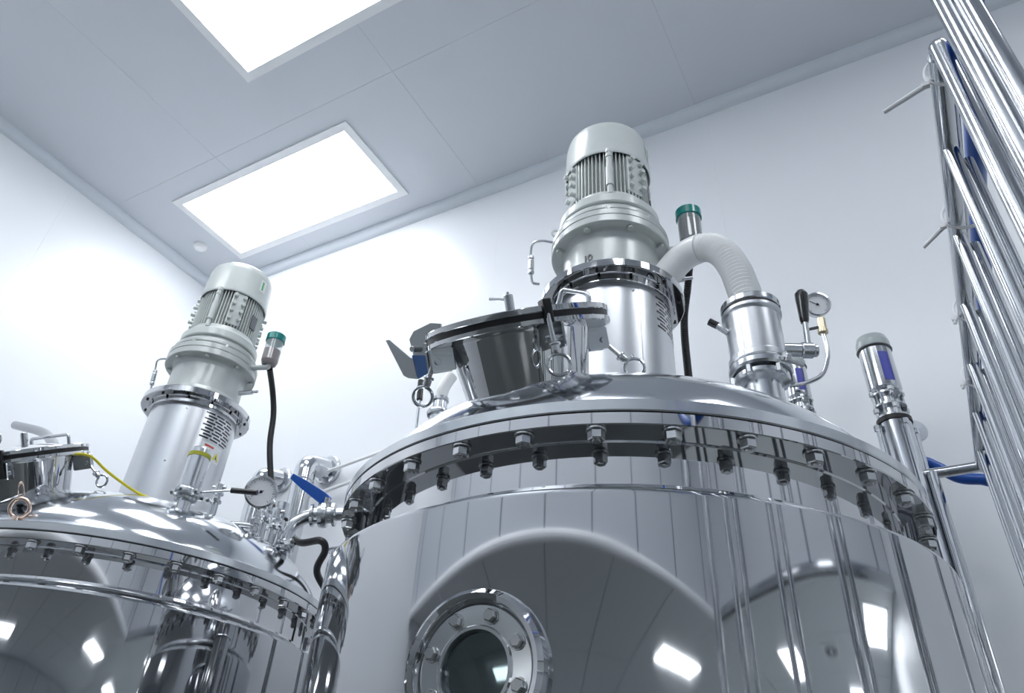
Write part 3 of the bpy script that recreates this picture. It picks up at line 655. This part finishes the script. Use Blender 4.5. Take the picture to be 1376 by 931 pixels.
# ------------------------------------------------------------------ pumps at the back wall
def pump(x, y, ztop, label, s=1.0, bottom=-1.2):
    t = thing('inline_pump', (x, y, ZF), label, 'pump'); m = T(x, y, 0); z = ztop
    part('pump_cap', MB().lathe([(.048*s, z-.055*s), (.050*s, z-.050*s), (.050*s, z-.030*s), (.044*s, z-.010*s), (.030*s, z-.001), (0, z)], m, 32), 'pumpcap', t)
    part('cap_rim', MB().torus(T(x, y, z-.057*s), .0495*s, .0035*s, 32, 8), 'darksteel', t)
    part('motor_shell', MB().lathe([(.0475*s, z-.055*s), (.0475*s, z-.205*s), (.043*s, z-.215*s), (.036*s, z-.218*s)], m, 40), 'pipe', t)
    part('blue_label', MB().lathe([(.0482*s, z-.085*s), (.0482*s, z-.190*s)], m, 8, R(-80), R(-45)), 'bluelab', t, label='vertical blue label')
    part('coupling', MB().lathe([(.030*s, z-.300*s), (.030*s, z-.215*s)], m, 24), 'steel', t)
    for zz in (.222, .262, .300):
        part('coupling_plate', MB().lathe([(.02*s, z-(zz+.006)*s), (.046*s, z-(zz+.006)*s), (.046*s, z-zz*s), (.02*s, z-zz*s)], m, 28), 'steel', t)
    for k in range(4):
        a = R(20+90*k); q = T(x+.040*s*math.cos(a), y+.040*s*math.sin(a), 0); g = MB().cyl(q, .0065*s, z-.31*s, z-.21*s, 10).hexa(q, .011*s, z-.285*s, z-.268*s).hexa(q, .011*s, z-.225*s, z-.21*s); part('tie_rod', g, 'bolt', t)
    part('vent_plug', MB().cyl(mtx((x+.02*s, y-.038*s, z-.245*s), (.4, -.9, 0)), .012*s, 0, .02*s, 16), 'pipe', t)
    part('seal_band', MB().lathe([(.03*s, z-.322*s), (.049*s, z-.322*s), (.049*s, z-.308*s), (.03*s, z-.308*s)], m, 32), 'gasket', t)
    part('stage_tube', MB().lathe([(.045*s, z-.324*s), (.045*s, bottom)], m, 40), 'pipe', t)
    for k in (0, 1, 2, 3):
        a = R(-150+90*k); part('stay_rod', MB().cyl(T(x+.056*s*math.cos(a), y+.056*s*math.sin(a), 0), .0065*s, bottom, z-.34*s, 10).hexa(T(x+.056*s*math.cos(a), y+.056*s*math.sin(a), 0), .010*s, z-.35*s, z-.33*s), 'pipe', t)
    part('pump_foot', MB().cyl(m, .09*s, ZF, bottom, 28), 'steel', t)
pump(.012, 2.3, 1.475, 'tall slim steel pump with blue label at the back wall right of the tank')
pump(-.242, 2.36, 1.50, 'slim steel pump mostly hidden behind the crank valve', .8)
t = thing('round_valve_pipe', (.044, 2.38, ZF), 'thin steel pipe with small round disc right behind the slim pump', 'pipe')
part('riser', MB().tube([(.040, 2.38, ZF), (.040, 2.38, 1.20)], .014, 16), 'pipe', t)
part('disc', MB().lathe([(0, -.010), (.030, -.010), (.033, -.006), (.033, .006), (.030, .010), (0, .012)], mtx((.062, 2.36, 1.150), (.5, -.8, -.1)), 28), 'pipe', t)

# ------------------------------------------------------------------ pipework at the back, left of the big tank
def wall_elbow(x, y, ztop, r, label):
    t = thing('elbow_pipe', (x, y, ZF), label, 'pipe')
    part('riser', MB().tube([(x, y, ZF), (x, y, ztop-.09)], r, 28), 'pipe', t)
    part('elbow', MB().tube(elbowpath([(x, y, ztop-.092), (x, y, ztop), (x+.03, YB-.03, ztop+.015)], .085, 8), r*1.02, 28), 'pipe', t)
    part('ferrule', MB().torus(T(x, y, ztop-.092), r*1.02, .004, 32, 8), 'steel', t)
    part('wall_plate', MB().cyl(mtx((x+.03, YB-.001, ztop+.015), (0, -1, 0)), r*1.5, 0, .028, 28), 'steel', t)
wall_elbow(-2.62, 2.49, 1.555, .053, 'thick steel elbow pipe against the back wall above the blue valve lever')
wall_elbow(-2.945, 2.50, 1.55, .046, 'thick steel elbow pipe against the back wall behind the round gauge')
t = thing('lever_valve', (-1.90, 1.795, .795), 'steel pipe valve with blue lever on a curved elbow between the two tanks', 'valve')
part('curved_pipe', MB().tube(smoothpath([(-1.900, 1.795, .790), (-1.906, 1.795, .842), (-1.893, 1.803, .894), (-1.862, 1.824, .925), (-1.835, 1.840, .934)], 7), .0225, 20), 'pipe', t)
cl_ = part('base_clamp', MB().cyl(T(-1.900, 1.795, 0), .035, .800, .812).cyl(T(-1.900, 1.795, 0), .035, .818, .830), 'steel', t)
part('wing_nut', MB().hexa(mtx((-1.870, 1.765, .815), (1, 0, 0)), .011, 0, .03), 'bolt', t, cl_)
vd = Vector((.102, .06, .014)).normalized(); vb = Vector((-1.840, 1.838, .934)); q = mtx(vb, vd)
part('valve_body', MB().lathe([(.022, -.012), (.040, -.010), (.041, .000), (.030, .004), (.030, .014), (.042, .018), (.045, .032), (.042, .046), (.030, .050), (.030, .062), (.041, .066), (.041, .076), (.022, .080), (.022, .09)], q, 32), 'steel', t)
part('outlet_pipe', MB().tube(elbowpath([vb+vd*.08, (-1.45, 2.07, .985), (-1.40, 2.10, -.9)], .08), .022, 20), 'pipe', t)
part('spindle', MB().tube([vb+vd*.034, vb+vd*.034+Vector((.012, -.01, .06))], .010, 12), 'bolt', t)
# blue lever blade
A = Vector((-1.935, 1.782, 1.075)); B = Vector((-1.800, 1.856, .985)); d = (B-A).normalized(); sd = d.cross(Vector((.5, -.7, -.5))).normalized(); th_ = d.cross(sd).normalized()*.005
vs = []
for P_, wd in ((A, .010), (A+(B-A)*.35, .017), (A+(B-A)*.85, .021), (B, .017)):
    for sgn, tt in ((-1, -1), (1, -1), (1, 1), (-1, 1)): vs.append(P_+sd*wd*sgn+th_*tt)
fs = [[0, 1, 2, 3], [12, 15, 14, 13]]
for i in range(3):
    for k in range(4): fs.append([i*4+k, i*4+(k+1) % 4, i*4+4+(k+1) % 4, i*4+4+k])
lvv = part('lever', MB().add(vs, fs), 'blue', t, label='blue lever')
part('lever_neck', MB().tube([B, B+Vector((-.002, -.004, -.035))], .011, 12), 'bolt', t)
# small mixed fittings on the right shoulder of the left dome
def stub_fitting(name, x, y, h, r, label, cat='valve', handle=None):
    z0 = seat(x, y, LX, LY); t = thing(name, (x, y, z0), label, cat); m = T(x, y, 0)
    part('stub', MB().lathe([(r, z0-.04), (r, z0+h*.35), (r*1.5, z0+h*.38), (r*1.5, z0+h*.44), (r, z0+h*.46), (r, z0+h*.62), (r*1.5, z0+h*.66), (r*1.5, z0+h*.72), (r*1.1, z0+h*.75), (r*1.1, z0+h), (0, z0+h*1.02)], m, 28), 'steel', t)
    for s_ in (-1, 1):
        part('clamp_nut', MB().hexa(mtx((x+s_*r*1.5, y-r*.9, z0+h*.41), (0, -1, 0)), .008, 0, .016), 'bolt', t)
    if handle:
        part('tee_handle', MB().tube([(x-handle, y-.01, z0+h*.90), (x+handle, y+.01, z0+h*.92)], .006, 10), 'bolt', t)
    return t
stub_fitting('needle_valve', -1.955, 1.77, .12, .016, 'small steel needle valve behind the round gauge on the left dome', handle=.03)
stub_fitting('needle_valve', -1.99, 1.53, .10, .013, 'small steel fitting between the banded cylinder and the gauge stem', handle=.02)
stub_fitting('needle_valve', -1.93, 1.70, .13, .014, 'small steel fitting right of the gauge stem on the left dome', handle=.025)
stub_fitting('needle_valve', -2.03, 1.86, .17, .022, 'dark clamped steel fitting behind the gauge, left of the black hose')
# banded cylinder with lever rod in front of the left column
bx, by = -1.968, 1.401; z0 = seat(bx, by, LX, LY)
t = thing('relief_valve', (bx, by, z0), 'steel cylinder with yellow-green band and thin black-gripped rod on the left dome', 'valve')
m = T(bx, by, 0)
part('stub', MB().lathe([(.022, z0-.05), (.022, .828), (.034, .832), (.036, .838), (.034, .844), (.024, .848)], m, 28), 'steel', t)
part('clamp_band', MB().lathe([(.024, .842), (.041, .846), (.043, .852), (.043, .862), (.041, .868), (.024, .872)], m, 32), 'steel', t)
part('cylinder', MB().lathe([(.0335, .868), (.0345, .874), (.0345, .985), (.033, .992), (.028, .994)], m, 40), 'pipe', t)
part('colour_band', MB().lathe([(.0345, .977), (.0365, .977), (.0365, .990), (.0345, .990)], m, 40), 'yellowb', t, label='yellow-green band')
part('top_cap', MB().lathe([(.0345, .990), (.0340, 1.004), (.028, 1.010), (0, 1.012)], m, 36), 'steel', t)
rd = part('lever_rod', MB().tube([(bx+.03, by+.018, .864), (-1.84, 1.473, .879)], .0035, 10), 'pipe', t)
part('rod_grip', MB().tube([(-1.85, 1.468, .878), (-1.778, 1.511, .877)], .0088, 14), 'blackpl', t, rd)
for k in range(5):
    a = k*1.25; part('clamp_nut', MB().hexa(mtx((bx+.040*math.cos(a), by+.040*math.sin(a), .857), (math.cos(a), math.sin(a), 0)), .009, -.004, .012), 'bolt', t)
# yellow cable, copper ring, sensor vial
single('yellow_cable', MB().tube(smoothpath([(LX+.175, LY-.50, .925), (LX+.205, LY-.455, .932), (LX+.232, LY-.395, .900), (LX+.280, LY-.314, .862), (LX+.335, LY-.260, .842), (LX+.39, LY-.19, .836)], 7), .0042, 10), 'yellow', (LX+.39, LY-.19, .836), 'thin yellow cable from the left manhole across the dome to the column', 'cable', sharp=60)
rz = dome_z(.60)
t = thing('lifting_ring', (LX+.224, LY-.597, .658), 'copper-coloured lifting ring standing at the front rim of the left lid', 'ring')
part('ring', MB().torus(mtx((LX+.224, LY-.597, .702), (.55, -.7, -.35)), .0265, .0055, 36, 12), 'copper', t)
part('shank', MB().cyl(T(LX+.224, LY-.597, 0), .009, .657, .678, 14), 'copper', t)
single('clear_vial', MB().lathe([(0, 0), (.006, .004), (.009, .02), (.009, .065), (.006, .07), (0, .072)], mtx((LX+.196, LY-.02, 1.07), (.05, 0, 1)), 16), 'nylon', (LX+.196, LY-.02, 1.07), 'small white plastic fitting hanging right of the left column', 'fitting')
# chrome pipe rising between the tanks with an elbow into the big tank
t = thing('overflow_pipe', (-1.445, 1.60, ZF), 'thick chrome pipe with elbow rising between the two tanks', 'pipe')
part('riser', MB().tube([(-1.445, 1.60, ZF), (-1.445, 1.60, .50)], .046, 32), 'mirror', t)
part('elbow', MB().tube(elbowpath([(-1.445, 1.60, .50), (-1.445, 1.60, .645), (-1.30, 1.62, .645)], .075, 10), .0465, 32), 'mirror', t)
part('ferrule', MB().torus(T(-1.445, 1.60, .50), .0475, .004, 36, 8), 'steel', t)
# thin rail behind it with the black hose over it
t = thing('support_rail', (-1.80, 2.2, ZF), 'thin steel rail frame low between the tanks where the black hose hangs', 'rail')
part('top_rail', MB().tube([(-2.02, 2.15, .93), (-1.3, 2.2, .96)], .016, 14), 'pipe', t)
part('post', MB().tube([(-2.0, 2.15, .93), (-2.0, 2.15, ZF)], .016, 14), 'pipe', t)
part('post', MB().tube([(-1.72, 2.17, .94), (-1.72, 2.17, ZF)], .016, 14), 'pipe', t)
# two thin white lines along the back wall, built as tubes
for dz, lb in ((0, 'upper of the two thin white lines on the back wall'), (-.11, 'lower of the two thin white lines on the back wall')):
    single('white_wall_line', MB().tube([(-2.64, 2.58, 1.53+dz), (-1.2, 2.58, 1.75+dz)], .009, 10), 'nylon', (-1.9, 2.58, 1.6+dz), lb, 'pipe', 'thin white lines on the back wall')
# silver hose behind the left manhole
single('silver_hose', MB().tube(smoothpath([(-4.0, 1.70, 1.66), (-3.6, 1.66, 1.52), (-3.33, 1.60, 1.38), (-3.10, 1.55, 1.22), (-2.95, 1.53, 1.04), (-2.90, 1.52, .78)], 8), .022, 18), 'darkpipe', (-2.90, 1.52, .80), 'bent silver pipe arching behind the left manhole at the photo edge', 'pipe', sharp=60)
# bottom valve / small stud on the big lid flange
single('lid_stud', MB().hexa(T(TX-.640, TY-.085, 0), .0115, .657, .690), 'bolt', (TX-.640, TY-.085, .657), 'single hexagonal stud upright on the left rim of the large lid', 'bolt')

# ------------------------------------------------------------------ pipe racks on the right
HX, HZ = .190, .983
RUNG = [.820, 1.025, 1.247, 1.47, 1.71, 1.945, 2.17]
def rack(label, x, z, ys, y0, y1, r, rr):
    t = thing('pipe_rack', (x, y1, ZF), label, 'rack', 'steel pipe racks at the right edge')
    part('header', MB().tube([(x, y0, z), (x, y1, z)], r, 18), 'pipe', t)
    for y in ys: part('rung', MB().tube([(x, y, z-.002), (x, y, -1.30)], rr, 16), 'pipe', t)
    part('foot_rail', MB().tube([(x, (ys or [y0])[0]-.03, -1.30), (x, y1, -1.30)], r, 16), 'pipe', t)
    for y in (y0, y1): part('foot', MB().cyl(T(x, y, 0), .012, ZF, -1.30, 18), 'steel', t)
    return t
rk = rack('front steel pipe rack whose top bar recedes to the back wall', HX, HZ, RUNG[1:], .84, 2.30, .0148, .0108)
part('end_rung', MB().tube(elbowpath([(HX, .845, HZ), (HX, .818, HZ), (HX, .818, -1.30)], .02), .0125, 18), 'pipe', rk)
part('cross_pipe', MB().tube(elbowpath([(HX, 2.29, HZ), (.10, 2.29, HZ-.003), (.0, 2.29, HZ-.003)], .02), .015, 18), 'pipe', rk)
part('drop_pipe', MB().tube([(.068, 2.28, HZ-.004), (.068, 2.28, -1.30)], .0145, 18), 'pipe', rk)
rk2 = rack('rear steel pipe rack half hidden behind the front one', HX+.0165, HZ+.014, [], .86, 2.33, .0062, .0095)
for y in RUNG: part('rung', MB().tube([(HX+.0215, y+.034, HZ-.012), (HX+.0215, y+.034, -1.30)], .0095, 16), 'pipe', rk2)
t = thing('tall_pipe', (HX, .706, ZF), 'nearest bright steel pipe crossing the top right corner', 'pipe')
part('riser', MB().tube([(HX, .706, ZF), (HX, .706, 3.295)], .0125, 18), 'pipe', t)
t = thing('tall_pipe', (HX+.012, .672, ZF), 'dark tall steel pipe just right of the nearest bright one', 'pipe')
part('riser', MB().tube([(HX+.016, .682, ZF), (HX+.016, .682, 3.295)], .0110, 18), 'pipe', t)
# blue hose along the rack
single('blue_hose', MB().tube(smoothpath([(.29, .42, 3.28), (.29, .42, 2.4), (.285, .44, 1.5), (.265, .50, 1.14), (.245, .62, 1.0), (.235, .776, .993), (.236, .930, 1.004), (.236, 1.092, 1.020), (.236, 1.2, 1.035), (.237, 1.379, 1.039), (.236, 1.519, 1.030), (.236, 1.70, 1.008), (.236, 2.0, .975), (.235, 2.25, .96), (.215, 2.37, .970), (.185, 2.385, .985), (.135, 2.385, .998), (.093, 2.375, 1.030), (.055, 2.37, 1.056), (.0, 2.38, 1.062), (-.10, 2.42, 1.0), (-.16, 2.44, .6), (-.16, 2.44, -1.2)], 7), .0165, 16), 'blue', (-.16, 2.44, -1.2), 'blue hose tied along the rack and looping across to the tank rim', 'hose', sharp=60)
def cable_tie(y, tail, label):
    m = mtx((HX+.020, y, HZ-.004), (0, 1, 0)); t = thing('cable_tie', (HX, y, HZ), label, 'cable tie', 'white cable ties on the pipe racks')
    g = MB(); pts = [(HX+.018+.036*math.cos(2*PI*k/28), y, HZ+.012+.034*math.sin(2*PI*k/28)) for k in range(28)]
    part('strap', g.tube(pts, .0030, 6, closed=True), 'nylon', t)
    part('tail', MB().tube([(HX-.020, y, HZ-.006), (HX-.020+tail[0], y+tail[1], HZ-.006+tail[2])], [.0044, .0034], 8), 'nylon', t)
    part('head', MB().box(T(HX-.022, y, HZ-.006), (-.005, -.004, -.004), (.005, .004, .004)), 'nylon', t)
cable_tie(.880, (-.062, .02, -.006), 'white cable tie with long tail at the top end of the front rack')
cable_tie(1.215, (-.040, .02, -.02), 'thin white cable tie halfway up the front rack')
cable_tie(1.52, (-.004, .0, -.012), 'thin white cable tie low on the front rack below the middle one')
cable_tie(1.80, (-.004, .0, -.012), 'thin white cable tie low on the front rack nearest the cross pipe')
